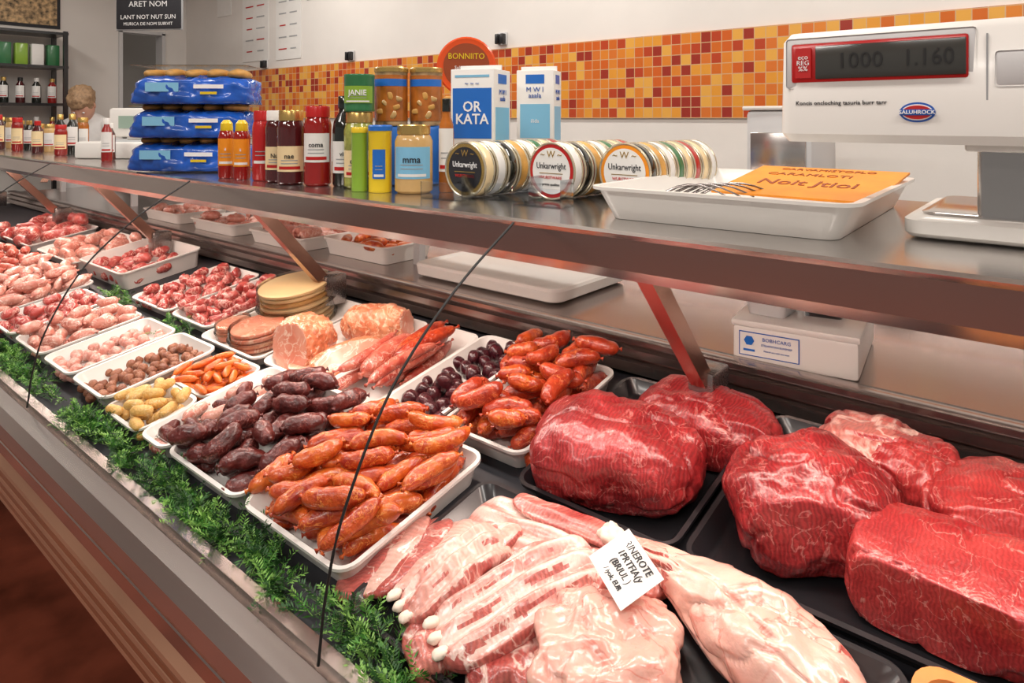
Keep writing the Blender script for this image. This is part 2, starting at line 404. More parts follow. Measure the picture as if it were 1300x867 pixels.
pts=[(.475,.662),(.475,.63),(.60,.31),(.66,.31),(.66,.662)]
part('front_panel',prism(pts,X0,X1,'wood',auto=20),ctr,label='brown front panel')
for i in range(7):
    t=i*.142; y=.466+.130*t-.002; z=.652-.338*t
    m_='bronze' if i%2==0 else 'wood'
    part('slat',prism([(y-.002,z),(y-.018,z-.010),(y-.020,z-.016),(y-.004,z-.030),(y+.004,z-.040),(y+.03,z-.040),(y+.01,z)],X0,X1,m_,auto=25),ctr,label='horizontal %s slat'%('bronze' if i%2==0 else 'brown'))
part('plinth',prism([(.82,0),(.82,.33),(1.25,.33),(1.25,0)],X0,X1,'dark'),ctr)
part('housing',prism([(.62,.32),(.56,.70),(1.90,.70),(1.90,.32)],X0,X1,'steeld'),ctr)
part('ledge',prism([(1.325,.89),(1.30,.895),(1.30,.918),(1.315,.921),(1.315,.927),(1.30,.930),(1.30,.946),(1.318,.949),(1.318,.955),(1.305,.957),(1.305,.966),(1.312,.970),(1.345,.970),(1.352,.966),(1.356,.960),(1.9,.96),(1.9,.70),(1.325,.70)],X0,X1,'steelw'),ctr,label='steel rear work ledge')
part('back_rail',prism([(1.88,.961),(1.88,1.03),(1.90,1.03),(1.90,.961)],X0,X1,'steel'),ctr)
fas=[(.89,1.268),(.882,1.276),(.89,1.28),(1.60,1.28),(1.60,1.255),(.94,1.255),(.94,1.205),(.93,1.20),(.905,1.203),(.893,1.22)]
part('top_shelf',prism(fas,X0,X1,'steel',auto=25),ctr,label='brushed steel top shelf with front fascia')
for s in [-5.2,-4.04,-2.87,-1.7,-.526,.64]:
    part('support',prism([(.93,1.22),(.975,1.22),(1.20,.965),(1.155,.965)],s-.014,s+.014,'copper'),ctr,label='slanted steel shelf support')
    part('support_foot',box(.05,.075,.09,'steeld',.006),ctr,(s,1.2,.90))
    part('support_post',box(.03,.03,.30,'lgrey',.003),ctr,(s,1.55,.958))
for a,b in zip(seams,seams[1:]):
    part('lamp_tube',tube([(a+.05,.965,1.236),(b-.05,.965,1.236)],.009,'lamp',10),ctr,label='warm white lamp tube')

DM=Matrix.Translation((0,.5,.74))@Matrix.Rotation(AL,4,'X')
def dM(x,y,n=0.001,yaw=0): return DM@Matrix.Translation((x,(y-.5)/CA,n))@Matrix.Rotation(yaw,4,'Z')
traycache={}
def tray(x0,x1,y0,y1,H,m,label,group='display trays'):
    W=x1-x0; D=(y1-y0)/CA; key=(round(W,3),round(D,3),H,m)
    if key not in traycache: traycache[key]=traymesh(W,D,H,m)
    mw=dM((x0+x1)/2,(y0+y1)/2)
    thing('food_tray',traycache[key],label,'tray',mw=mw,group=group)
    return mw,W,D
def drop(mw,W,D,kinds,N,name,label,cat,group,yaw=(0,pi),seed=1,shrink=.84,pitch=.15,ntry=90,margin=.004,floor=.005,heap=.15,roll=.4):
    """let pieces settle one by one into a pile inside a tray"""
    g=np.random.RandomState(seed); P=np.zeros((0,3)); PR=np.zeros(0)
    for i in range(N):
        me,off,r=kinds[g.randint(len(kinds))]; best=None
        for t in range(ntry):
            yw=g.uniform(*yaw)+(pi if g.rand()<.5 else 0); pt=g.uniform(-pitch,pitch); rl=g.uniform(-roll,roll)
            R=Matrix.Rotation(yw,3,'Z')@Matrix.Rotation(pt,3,'Y')@Matrix.Rotation(rl,3,'X')
            o=off@np.array(R).T
            k_=.8 if i<N*.45 else .2
            hx=np.abs(o[:,0]).max()+r*k_; hy=np.abs(o[:,1]).max()+r*k_
            ax=W/2-margin-.012*(i<N*.45)-hx; ay=D/2-margin-.012*(i<N*.45)-hy
            if ax<0 or ay<0:
                if t<ntry-1 or best: continue
                ax=max(ax,0.001); ay=max(ay,.001)
            x=g.uniform(-ax,ax); y=g.uniform(-ay,ay)
            q=o+np.array([x,y,0]); z=(r+floor-q[:,2]).max()
            if len(P):
                d2=((q[:,None,:2]-P[None,:,:2])**2).sum(2); rc=(r+PR[None,:])*shrink
                h=rc**2-d2; ok=h>0
                if ok.any():
                    zz=np.where(ok,P[None,:,2]+np.sqrt(np.maximum(h,0))-q[:,2:3],-9); z=max(z,zz.max())
            sc=z+abs(pt)*.02+ (x*x/(W*W)+y*y/(D*D))*r*heap
            if best is None or sc<best[0]: best=(sc,x,y,z,R,q)
        if best is None: continue
        sc,x,y,z,R,q=best; q=q+np.array([0,0,z]); P=np.vstack([P,q]); PR=np.append(PR,[r]*len(q))
        thing(name,me,label,cat,mw=mw@Matrix.Translation((x,y,z))@R.to_4x4(),group=group)
def kinds(m,L,r,b,n=4,nub=True,lump=.06,seg=12,rings=14):
    return [sausage(L*random.uniform(.85,1.15),r*random.uniform(.90,1.08),b*random.uniform(.4,1.5),m,i+1,nub,seg,rings,lump) for i in range(n)]
WT='white plastic tray holding %s'
# --- front row
mw,W,D=tray(-1.09,-.80,.59,.90,.045,'white',WT%'orange-red cured sausages')
drop(mw,W,D,kinds('chor',.105,.0158,1.0,6,True,.10,14,20)+kinds('chor2',.10,.0152,1.1,5,True,.10,14,20),56,'chorizo_sausage','short orange-red cured sausage with tied ends in a white tray','sausage','orange-red sausages in the front tray',yaw=(.1,1.7),seed=3,pitch=.3,margin=-.004,heap=.8)
mw,W,D=tray(-1.375,-1.10,.59,.90,.045,'white',WT%'dark blood sausages')
drop(mw,W,D,kinds('morc',.078,.0185,.9,6,True,.15,14,18),42,'blood_sausage','glossy dark maroon blood sausage in a white tray','sausage','dark blood sausages in the tray',yaw=(-.5,2.2),seed=4,pitch=.35,margin=.0,heap=.6)
mw,W,D=tray(-1.505,-1.385,.59,.90,.04,'white',WT%'small dark sausages and pink meat')
drop(mw,W,D,kinds('morc',.055,.014,.4,2)+kinds('pinks',.055,.014,.4,2),18,'small_sausage','small dark or pink raw sausage in a narrow white tray','sausage','small sausages in the narrow tray',seed=5)
mw,W,D=tray(-1.71,-1.515,.59,.73,.035,'white',WT%'pale yellow breaded croquettes')
drop(mw,W,D,kinds('yellow',.045,.0115,.1,3,False),30,'croquette','small pale yellow breaded croquette','croquette','croquettes in the tray',seed=6)
mw,W,D=tray(-1.71,-1.515,.735,.885,.035,'white',WT%'bright orange thin sausages')
drop(mw,W,D,kinds('orange',.06,.0085,.3,3),44,'thin_sausage','thin bright orange sausage in a white tray','sausage','thin orange sausages in the tray',seed=7,pitch=.3)
mw,W,D=tray(-1.94,-1.72,.60,.875,.045,'white',WT%'brown meatballs')
drop(mw,W,D,kinds('ball',.028,.0125,.0,3,False,.12),64,'meatball','small brown meatball in a white tray','meatball','brown meatballs in the tray',seed=8)
mw,W,D=tray(-2.16,-1.95,.60,.875,.045,'white',WT%'pink meatballs')
drop(mw,W,D,kinds('pinkball',.03,.014,.0,3,False,.12),42,'meatball','small pink raw meatball in a white tray','meatball','pink meatballs in the tray',seed=9)
mw,W,D=tray(-2.42,-2.18,.60,.875,.045,'white',WT%'fresh pink sausages')
drop(mw,W,D,kinds('pinks',.07,.018,.7),30,'fresh_sausage','thick pink fresh sausage in a white tray','sausage','fresh pink sausages in the tray',seed=10)
mw,W,D=tray(-2.70,-2.45,.60,.875,.045,'white',WT%'diced red meat')
drop(mw,W,D,kinds('redm',.05,.016,.3,4,False,.25),36,'meat_chunk','chunk of diced red and pink meat','meat','diced meat in the tray',seed=11)
mw,W,D=tray(-3.25,-2.78,.60,.94,.03,'white',WT%'heaped fresh sausages')
drop(mw,W,D,kinds('pinks',.10,.019,.6),64,'fresh_sausage','long pink fresh sausage on a heaped tray','sausage','heaped fresh sausages',seed=12)
mw,W,D=tray(-3.75,-3.30,.60,.94,.03,'white',WT%'red sausages')
drop(mw,W,D,kinds('salami',.10,.019,.6),44,'fresh_sausage','reddish sausage on a heaped tray','sausage','red heaped sausages',seed=13)
mw,W,D=tray(-4.3,-3.82,.60,.94,.03,'white',WT%'raw cuts')
drop(mw,W,D,kinds('redm',.09,.026,.3,4,False,.2),18,'meat_chunk','chunk of raw red meat on a tray','meat','raw chunks far along the counter',seed=14)
# --- rear row
mw,W,D=tray(-.955,-.745,.925,1.255,.045,'white',WT%'red cured sausages')
drop(mw,W,D,kinds('chor3',.085,.0168,.9,6,True,.10,14,18)+kinds('chor',.08,.0165,.9,2,True,.1,14,18),46,'chorizo_sausage','thick red cured sausage in a white tray','sausage','red cured sausages in the rear tray',yaw=(.2,1.9),seed=15,pitch=.3,margin=-.004,heap=.6)
mw,W,D=tray(-1.125,-.965,.925,1.255,.045,'white',WT%'round black sausages')
drop(mw,W,D,kinds('morc2',.030,.0195,.1,4,False,.10),36,'black_sausage','small round glossy black sausage','sausage','round black sausages in the tray',seed=16,heap=.5)
mw,W,D=tray(-1.31,-1.135,.905,1.255,.035,'white',WT%'long cured sausages')
drop(mw,W,D,kinds('salami',.17,.026,.2,2)+kinds('salami',.18,.014,.5,3)+kinds('chor3',.15,.018,.5,1),11,'cured_sausage','long speckled cured sausage lying across a white tray','sausage','long cured sausages in the tray',yaw=(1.25,1.8),seed=17,pitch=.05)
mwh,W,D=tray(-1.58,-1.32,.905,1.255,.03,'white',WT%'pieces of cooked ham')
mwp,W,D=tray(-1.90,-1.59,.90,1.255,.03,'white',WT%'wrapped round cold cuts')
mw,W,D=tray(-2.15,-1.91,.93,1.255,.035,'white',WT%'red meat pieces')
drop(mw,W,D,kinds('redm',.05,.015,.3,5,False,.3),40,'meat_chunk','piece of red and white streaked meat','meat','streaked meat pieces in the tray',seed=18)
mw,W,D=tray(-2.45,-2.17,.93,1.255,.035,'white',WT%'red meat pieces')
drop(mw,W,D,kinds('redm',.055,.016,.3,5,False,.3),40,'meat_chunk','piece of red and white streaked meat','meat','streaked meat pieces in the next tray',seed=19)
mw,W,D=tray(-3.05,-2.62,.97,1.27,.07,'white','deep white plastic tray with a few meat pieces')
drop(mw,W,D,kinds('redm',.06,.02,.3,4,False,.2),26,'meat_chunk','piece of raw meat in a deep tray','meat','meat pieces in the deep tray',seed=20)
mw,W,D=tray(-3.6,-3.12,.97,1.27,.04,'white',WT%'pink cuts')
drop(mw,W,D,kinds('pinks',.09,.024,.3,4,False,.15),22,'meat_chunk','pink cut of meat on a tray','meat','pink cuts far along the counter',seed=21)
mw,W,D=tray(-4.3,-3.7,.97,1.27,.04,'white',WT%'red cuts')
drop(mw,W,D,kinds('redm',.12,.03,.3,4,False,.2),16,'meat_chunk','red cut of meat on a tray','meat','red cuts far along the counter',seed=22)

def cutmat(me,idx,test):
    me.materials.append(M[idx]); k=len(me.materials)-1
    for p in me.polygons:
        if test(p.normal,p.center): p.material_index=k
    return me
def netted(pitch,dep):
    # string netting pressed into a ham: diamond furrows
    def f(q,d):
        r=Vector((0,q.y,q.z)); 
        if r.length<1e-5: return q
        a=math.atan2(q.z,q.y)*.035
        g=max(0,1-abs(((q.x+a)/pitch)%1-.5)*2/.25)+max(0,1-abs(((q.x-a)/pitch)%1-.5)*2/.25)
        return q-r.normalized()*dep*min(g,1)
    return f
hm=organic((.15,.15,.14),2.4,'ham',1,.03,sub=34,warp=netted(.03,.004),cuts=((-.25,-1,.25,.045),)); cutmat(hm,'hamcut',lambda n,c:n.y<-.85)
thing('ham',hm,'rounded netted cooked ham with pink cut face','ham',mw=mwh@Matrix.Translation((-.06,-.09,.006))@Matrix.Rotation(.35,4,'Z'))
hm=organic((.21,.105,.105),2.6,'ham',2,.03,sub=34,warp=netted(.03,.004),cuts=((1,0,.1,.085),)); cutmat(hm,'hamcut',lambda n,c:n.x>.85)
thing('ham',hm,'long netted orange-pink cooked ham roll','ham',mw=mwh@Matrix.Translation((.015,.09,.006))@Matrix.Rotation(.4,4,'Z'))
hm=organic((.19,.08,.07),2.5,'ham',3,.04,sub=26,warp=netted(.03,.002),cuts=((0,-1,1,.02),)); cutmat(hm,'hamcut',lambda n,c:n.y<-.5 and n.z>.5)
thing('ham',hm,'half ham roll with flat pink cut side','ham',mw=mwh@Matrix.Translation((.07,-.055,.006))@Matrix.Rotation(1.3,4,'Z'))
for i in range(4):
    thing('ham_slice',organic((.075,.06,.005),2.3,'hamcut',60+i,.1,sub=10),'thin pink slice of cooked ham','ham slice',mw=mwh@Matrix.Translation((.02-.012*i,-.135+.004*i,.007+.0055*i))@Matrix.Rotation(.3*i,4,'Z'),group='ham slices beside the hams')
def coldpack(x,y,R,n,z0,m,label,edge):
    o=thing('cold_cut_pack',None,label,'packaged food',mw=mwp@Matrix.Translation((x,y,z0)))
    for i in range(n):
        zz=i*.014; k=.93+.05*((i*5)%3-1)*.4
        part('slices',lathe([(0,zz+.001),(R*k*.97,zz+.001),(R*k,zz+.004),(R*k,zz+.010),(R*k*.96,zz+.0125),(0,zz+.013)],m if i%2==0 or i==n-1 else edge,36),o)
    H=n*.014
    part('film',lathe([(0,.0),(R*.99,.0),(R*1.02,.006),(R*1.03,H*.7),(R*.98,H+.004),(R*.6,H+.008),(0,H+.006)],'film',32),o,label='clear crinkled film')
    part('rim',lathe([(R*.97,H*.5),(R*1.08,H*.5+.001),(R*1.08,H*.5+.004),(R*.97,H*.5+.004)],'film',32),o)
coldpack(-.02,.06,.108,8,.006,'cream','stack of round cream-coloured slices in clear film','mayo')
coldpack(.02,-.09,.078,4,.006,'hamcut','short stack of round pink slices in clear film','ham')
coldpack(-.10,-.10,.05,3,.006,'hamcut','small round pack of pale pink slices','ham')

# --- beef trays
tray(-.735,-.44,.885,1.27,.03,'black','shallow black tray under a large beef joint')
tray(-.43,.07,.885,1.28,.03,'black','shallow black tray under several beef joints')
def taper(a):
    def f(q,d):
        t=q.x/(d[0]/2); k=1+a*t; return Vector((q.x,q.y*k,q.z*k))
    return f
def grooves(seed,depth=.008,fq=9,base=None):
    """muscle seams: narrow valleys running over the joint"""
    off=Vector((seed*3.1,seed*1.7,seed*2.3))
    def f(q,d):
        if base: q=base(q,d)
        v=noise.noise(Vector((q.x*fq,q.y*fq*1.6,q.z*fq))+off)
        g=max(0,1-abs(v)/.07)
        n=q.normalized(); return q-n*g*depth
    return f
def beef(x,y,dims,yaw,seed,label,cuts=(),m='beef',p=2.7,amp=.05,w=None,n=.006,tilt=0,fatt=None):
    me=organic(dims,p,m,seed,amp,2.0,34,grooves(seed,base=w),.014,7,cuts=cuts)
    if fatt: cutmat(me,'beeffat',fatt)
    thing('beef_joint',me,label,'raw beef',mw=dM(x,y,n,yaw)@Matrix.Rotation(tilt,4,'Y'))
beef(-.60,1.005,(.29,.205,.145),.2,3,'large deep red beef joint with thin marbling on a black tray',w=taper(-.12))
beef(-.515,1.17,(.26,.15,.115),-.1,5,'rounded red beef joint resting against a larger joint')
beef(-.30,1.045,(.225,.20,.15),.6,7,'thick round red beef joint with white seams',((-.2,-1,.3,.092),))
beef(-.235,1.205,(.20,.15,.115),-.2,9,'pinkish red beef joint with a fat cap',m='beef2',fatt=lambda n,c:n.z>.45 and c.x+.03*noise.noise(c*30)<.03)
beef(-.07,1.165,(.22,.18,.105),.15,11,'bright red beef joint with pale fat streaks',((0,-1,.6,.07),),'beef2')
beef(-.11,1.0,(.26,.17,.12),.05,13,'bright red beef joint with flat cut faces',((-.1,-1,.15,.070),(-1,.1,.1,.117),(0,-.1,1,.052)),'beef2',p=3.0,amp=.06)

# --- pork trays
tray(-.785,-.47,.57,.875,.025,'black','shallow black tray under raw pork')
tray(-.46,-.14,.57,.875,.025,'black','shallow black tray under raw pork and shank')
def ribwarp(pitch,a,curl=.0):
    def f(q,d):
        s=math.cos(2*pi*q.y/pitch); t=q.x/d[0]
        e=max(0,1-abs(2*q.y/d[1])**6)*max(0,1-abs(2*t)**8)
        if q.z>0: q.z+=a*s*e
        q.z+=curl*(1-(2*t)**2)
        q.y+=.012*math.sin(t*4)
        return q
    return f
def pork(x,y,n,dims,yaw,seed,label,m='pork',w=None,amp=.06,p=3.4,rx=0,ry=0,sub=26,amp2=.02,name='pork_piece',cuts=(),lean=True):
    me=organic(dims,p,m,seed,amp,2.4,sub,w,amp2,8,cuts=cuts)
    if lean: cutmat(me,'porkred',lambda n_,c:n_.x<-.6 or abs(n_.y)>.7)
    return thing(name,me,label,'raw pork',mw=dM(x,y,n,yaw)@Euler((rx,ry,0)).to_matrix().to_4x4())
def boneends(o,L,W,n,z,side=-1):
    for k in range(n):
        y=(k-(n-1)/2)*W*.8/n
        part('rib_bone',organic((.022,.015,.011),2.4,'bone',k+3,.1,sub=4),o,(side*(L/2+.001),y,z),label='pale cut rib bone end')
o=pork(-.635,.815,.006,(.22,.12,.034),-.05,21,'pork rib slab with pale membrane','porkrib',ribwarp(.034,.004,.006),.08)
pork(-.595,.848,.034,(.20,.045,.016),-.12,22,'narrow strip of pork edge on a rib slab','porkred',ribwarp(.03,.002),.10)
for i in range(6):
    pork(-.825+i*.029,.665+i*.013,.004+.004*i,(.165,.084,.022),1.95-.13*i,30+i,'thin pale pork slice with fatty edge, fanned in a row','pork' if i%2 else 'porkred',
         None,.12,2.6,rx=-.35,ry=0,sub=16)
o=pork(-.665,.685,.02,(.175,.08,.042),1.25,41,'folded pork rib slab with pale ribs','pork',ribwarp(.034,.006,.012),.10)
boneends(o,.17,.08,3,.020)
pork(-.625,.625,.004,(.12,.085,.045),1.1,43,'lean pork slab under a rib rack','porkred',ribwarp(.034,.003),.08)
o=pork(-.565,.705,.024,(.245,.12,.036),1.05,42,'pork rib rack lying bone side up with white membrane','porkrib',ribwarp(.034,.006,.010),.07)
boneends(o,.24,.12,4,.018)
pork(-.535,.64,.006,(.11,.09,.04),.6,47,'small lean pork piece beside a rib rack','porkred',None,.12)
pork(-.43,.70,.006,(.17,.155,.078),.5,44,'thick pale pink pork cut with smooth fat','porkskin',grooves(4,.006,11),.11,lean=False)
pork(-.485,.805,.02,(.14,.05,.034),-.1,45,'narrow strip of lean pork','porkred',ribwarp(.024,.003),.1)
pork(-.30,.655,.006,(.14,.11,.045),.2,46,'rounded pink pork piece','porkskin',None,.1,lean=False)
def legwarp(q,d):
    t=(q.x/(d[0]/2)+1)/2
    k=.30+.75*math.sin(min(1,max(0,t))**1.35*pi*.62)**1.3
    if t<.1: k+=(.1-t)*1.6
    r=Vector((q.x,q.y*k+.012*math.sin(t*5),q.z*k))
    v=noise.noise(Vector((q.x*12+4,q.y*24,q.z*24))); g=max(0,1-abs(v)/.09)
    return r-Vector((0,r.y,r.z)).normalized()*g*.008
lgm=organic((.37,.135,.105),2.4,'porkskin',51,.06,2.6,36,legwarp,.02,8)
cutmat(lgm,'porkred',lambda n,c:(c.x<-.07 and n.z<.75 and noise.noise(c*18)>-.1) or (c.x>.13 and n.x>.6))
lg=thing('pork_shank',lgm,'long raw pork shank tapering to the bone end','raw pork',mw=dM(-.335,.812,.012,-.22))
part('bone',organic((.04,.034,.032),2.2,'bone',3,.12,sub=6),lg,(-.186,0,.022),label='pale exposed bone end')
mwd=dM(-.065,.80,.001)
dish=thing('serving_dish',loft([(.055,.06,.02,0),(.065,.07,.025,.04),(.072,.077,.03,.04),(.072,.077,.03,.045),(.06,.065,.025,.045),(.05,.055,.02,.012)],'woodo'),'orange-brown glazed dish holding dark olives','dish',mw=mwd)
drop(mwd,.12,.13,[sausage(.012,.0085,0,mat('dark_olive',(.06,.05,.02),.2,coat=.5),1,False,10,8,.02)],22,'olive','small dark glossy olive in a dish','olive','olives in the dish',seed=31,floor=.014,margin=.012)
pc=thing('price_card',box(.088,.064,.0008,'paper'),'white handwritten price card lying on pork','price card',mw=dM(-.442,.770,.092,-.55)@Euler((.30,.05,0)).to_matrix().to_4x4())
for i,(t,s) in enumerate((('RINEROTE',.0135),('1PRTFIA(y',.013),('(BRIUL )',.0125),('/ iyok, EUR',.009))):
    part('lettering',textmesh(t,s,'ink',weight=.00008,shear=.2,sx=.95),pc,(.002*(i%2),.020-.0135*i,.0012),(-pi/2,.03*(i%3-1),0))
def sprigs(n,xr,yc,yw,nm,seed,hl=(.034,.07),nn=20):
    g=random.Random(seed); bm=bmesh.new(); k_=0
    while k_<n:
        u=g.random(); x=xr[0]+(xr[1]-xr[0])*u
        cl=noise.noise(Vector((x*16,seed*2.0,.3)))
        if g.random()>.55+cl*1.2: continue
        k_+=1
        y=yc+g.gauss(0,yw)+.010*math.sin(x*23)+.006*math.sin(x*71); n0=g.uniform(0.002,.02)
        base=DM@Vector((x,(y-.5)/CA,n0))
        az=g.uniform(0,2*pi); el=g.uniform(.1,1.1); L=g.uniform(*hl)
        d=Vector((math.cos(az)*math.cos(el),math.sin(az)*math.cos(el)*.5,math.sin(el)*.8)).normalized()
        s=d.cross(Vector((0,0,1))).normalized(); t=d.cross(s).normalized()
        droop=Vector((0,0,-g.uniform(.2,.5)*L))
        mi=g.choice((0,0,1,2,2)) 
        a=bm.verts.new(base-s*.0008);b=bm.verts.new(base+s*.0008);c=bm.verts.new(base+d*L+droop)
        f=bm.faces.new((a,b,c)); f.material_index=1
        for k in range(nn):
            fr=(k+1)/nn; q=base+d*L*fr+droop*fr*fr
            an=(0 if k%2 else pi)+g.gauss(0,.5); o=(s*math.cos(an)+t*math.sin(an)); l=g.uniform(.009,.016)*(1.15-.6*fr)
            tip=q+(o*.9+d*.6).normalized()*l; w=d.cross(o).normalized()*.0008+d*.0015
            m0=q+(tip-q)*.5
            v=[bm.verts.new(q),bm.verts.new(m0+w),bm.verts.new(tip),bm.verts.new(m0-w)]
            f=bm.faces.new(v); f.material_index=1 if fr>.7 and mi==0 else mi
    me=bpy.data.meshes.new('g'); bm.to_mesh(me); bm.free()
    for q in ('green','green2','green3'): me.materials.append(M[q])
    return thing('greenery_garland',me,'strip of feathery green plastic garnish along the front glass',nm,kind='stuff')
sprigs(600,(-1.9,-.28),.557,.010,'garnish',1)
sprigs(800,(-4.5,-1.9),.562,.012,'garnish',2,(.034,.065),16)
sprigs(40,(-2.15,-1.95),.90,.015,'garnish',3)
sprigs(40,(-2.62,-2.45),.93,.02,'garnish',4)

# ------------------------------------------------------------------ items on the rear ledge (z=.96)
thing('cutting_board',loft([(.26,.165,.03,0),(.275,.18,.035,.008),(.28,.185,.04,.035),(.275,.18,.035,.042),(.255,.16,.03,.042),(.25,.155,.03,.039)],'white'),'thick white plastic board lying on the steel ledge','board',(-1.31,1.60,.961))
thing('ledge_tray',traymesh(.36,.24,.06,'white'),'white plastic tray of orange sausages on the ledge','tray',(-1.93,1.56,.961))
drop(Matrix.Translation((-1.93,1.56,.961)),.34,.22,kinds('chor2',.09,.018,.4,2),18,'chorizo_sausage','orange sausage in a tray on the ledge','sausage','sausages on the ledge',seed=33)
for i in range(3):
    xx=-2.35-i*.5
    thing('ledge_tray',traymesh(.38,.26,.05,'white'),'white plastic tray of meat on the ledge','tray',(xx,1.52,.961))
    drop(Matrix.Translation((xx,1.52,.961)),.36,.24,kinds('pinks',.09,.022,.4,2),14,'meat_chunk','pink meat piece in a tray on the ledge','meat','meat on the ledge',seed=35+i)
bx=thing('storage_box',None,'white plastic box with a blue emblem label on the ledge','box',(-.44,1.495,.961),(0,0,.12))
part('body',box(.23,.28,.072,'white',.008),bx)
part('lid',box(.236,.286,.014,'white',.005),bx,(0,0,.070))
part('label_sticker',box(.11,.0012,.044,'paper'),bx,(-.045,-.1412,.016))
part('label_border',box(.114,.0008,.048,'inkb'),bx,(-.045,-.1408,.014))
part('emblem',lathe([(0,0),(.010,0),(.010,.001),(0,.001)],'blued',6),bx,(-.082,-.1420,.045),(pi/2,0,0),label='blue emblem')
part('emblem',box(.022,.001,.004,'blued'),bx,(-.082,-.1423,.024))
for i,(t,s) in enumerate((('BOBHCARG',.010),('STELAFOTAN SUMIMISP',.0055),('Nutruh enc ozbi uno-acen',.0045))):
    part('lettering',textmesh(t,s,'inkb'),bx,(-.030,-.1423,.050-.011*i))
for i,(dx,dy) in enumerate(((-.045,-.02),(.04,.04))):
    tb=thing('deli_tub',None,'small clear lidded tub on a white box','tub',(-.445+dx,1.46+dy,1.046),(0,0,.2*i))
    part('body',loft([(.036,.045,.01,0),(.042,.05,.012,.026),(.039,.047,.011,.026),(.033,.042,.009,.003)],'lgrey' if i==0 else 'acryl'),tb)
    part('lid',loft([(.044,.052,.012,.0262),(.045,.053,.012,.031),(.040,.048,.011,.033)],'white'),tb)
    part('filling',box(.06,.076,.018,'brown',.004),tb,(0,0,.006))

# ------------------------------------------------------------------ shelf items (z=1.28)
ZS=1.2805
def face(x,y,k=1): return k*math.atan2(-x,y)
thing('serving_tray',traymesh(.42,.54,.055,'white',.004,.022,.010,.03),'large white plastic tray holding an orange sheet and forks','tray',(-.44,1.235,ZS),(0,0,.03))
sh=thing('printed_sheet',box(.27,.24,.004,'orp'),'orange printed sheet with brown lettering leaning in a white tray','printed sheet',(-.375,1.30,ZS+.050),(.14,0,-.05))
part('lettering',textmesh('Noit Jtioi',.055,'brown',sx=.85,weight=.0004),sh,(.0,-.020,.0045),(-pi/2,0,0))
part('lettering',textmesh('CARVAMISTOFLO',.022,'brown'),sh,(.0,.095,.0045),(-pi/2,0,0))
part('lettering',textmesh('CARAMLOTI',.028,'brown'),sh,(-.02,.050,.0045),(-pi/2,0,0))
for i in range(5):
    x0,y0=-.575+.012*i,1.05+.012*i
    pts=[(x0+t*.11,y0+t*(.10+.012*i),ZS+.018+.03*math.sin(t*pi)+.012*t) for t in np.linspace(0,1,9)]
    thing('meat_fork',tube(pts,[.0028-.0016*abs(t-.2) for t in np.linspace(0,1,9)],'steeld',6),'thin dark metal skewer-like fork in a white tray','fork',group='forks in the white tray')
sc=thing('counter_scale',None,'white electronic counter scale with red-framed display and steel plate','scale',(0,0,0))
head=loft([(.195,.045,.02,0),(.205,.055,.028,.012),(.203,.052,.028,.15),(.193,.043,.02,.162)],'white')
part('display_head',head,sc,(-.145,1.10,1.415),(0,0,0))
part('display_bezel',box(.222,.006,.058,'red',.004),sc,(-.218,1.0475,1.502))
part('bezel_frame',box(.238,.004,.074,'lgrey',.004),sc,(-.218,1.0488,1.494))
part('display_screen',box(.184,.003,.048,'lcd',.001),sc,(-.202,1.0435,1.507))
part('label_sticker',box(.022,.003,.044,'inkr'),sc,(-.311,1.0435,1.509))
part('lettering',textmesh('eco\nREG\n%%',.010,'inkw'),sc,(-.311,1.0415,1.531))
part('lettering',textmesh('1000',.032,'lcdink',sx=.95),sc,(-.235,1.0415,1.531))
part('lettering',textmesh('1.160',.032,'lcdink',sx=.85),sc,(-.152,1.0415,1.531))
part('lettering',textmesh('Koncis oncloching tasuria burr tarr',.0085,'ink'),sc,(-.262,1.0455,1.472))
for m_,sx_,sy_,yy_ in (('inkb',.021,.0135,1.0462),('inkw',.0185,.0108,1.0452),('inkr',.0172,.0092,1.0442)):
    part('emblem',lathe([(0,0),(1,0),(1,.06),(0,.06)],m_,40),sc,(-.165,yy_,1.458),(pi/2,0,0)).scale=(sx_,sy_,.02)
part('emblem',box(.041,.001,.008,'inkb'),sc,(-.165,1.0428,1.454))
part('lettering',textmesh('SALUHROCK',.0072,'inkw',weight=.0001),sc,(-.165,1.0418,1.458))
part('seam',box(.002,.003,.13,'grey'),sc,(-.088,1.0475,1.428))
part('side_recess',box(.07,.004,.045,'lgrey',.004),sc,(-.045,1.0475,1.49))
part('column',loft([(.03,.022,.008,0),(.03,.022,.008,.12)],'steel'),sc,(-.075,1.13,1.305))
part('column_collar',box(.085,.07,.014,'white',.004),sc,(-.075,1.13,1.405))
part('base',loft([(.165,.14,.02,0),(.172,.148,.03,.006),(.172,.148,.03,.024),(.165,.14,.025,.030)],'white'),sc,(-.02,1.235,ZS+.003))
part('plate',loft([(.15,.125,.02,0),(.152,.127,.02,.004),(.148,.123,.02,.006)],'steel'),sc,(-.02,1.235,ZS+.033))
Rt=.060; Ht=.034
tin_body=lathe([(0,0),(Rt*.97,0),(Rt,.002),(Rt,.005),(Rt*.97,.007),(Rt*.97,Ht-.006),(Rt,Ht-.004),(Rt,Ht-.001),(Rt*.96,Ht),(Rt*.93,Ht-.002),(0,Ht-.002)],'tinm',40)
tin_side={c:lathe([(Rt*.975,.006),(Rt*.985,.007),(Rt*.985,Ht-.006),(Rt*.975,Ht-.005)],c,40) for c in ('goldb','paper','grn','red','orp','darkg','cream')}
disc=lambda r,z,m:lathe([(0,z),(r,z),(r,z+.0004),(0,z+.0004)],m,40)
d1={c:disc(Rt*.92,Ht-.0018,c) for c in ('darkg','gold','red','orp')}
d2=disc(Rt*.80,Ht-.0010,'paper'); d2k=disc(Rt*.80,Ht-.0010,'ink')
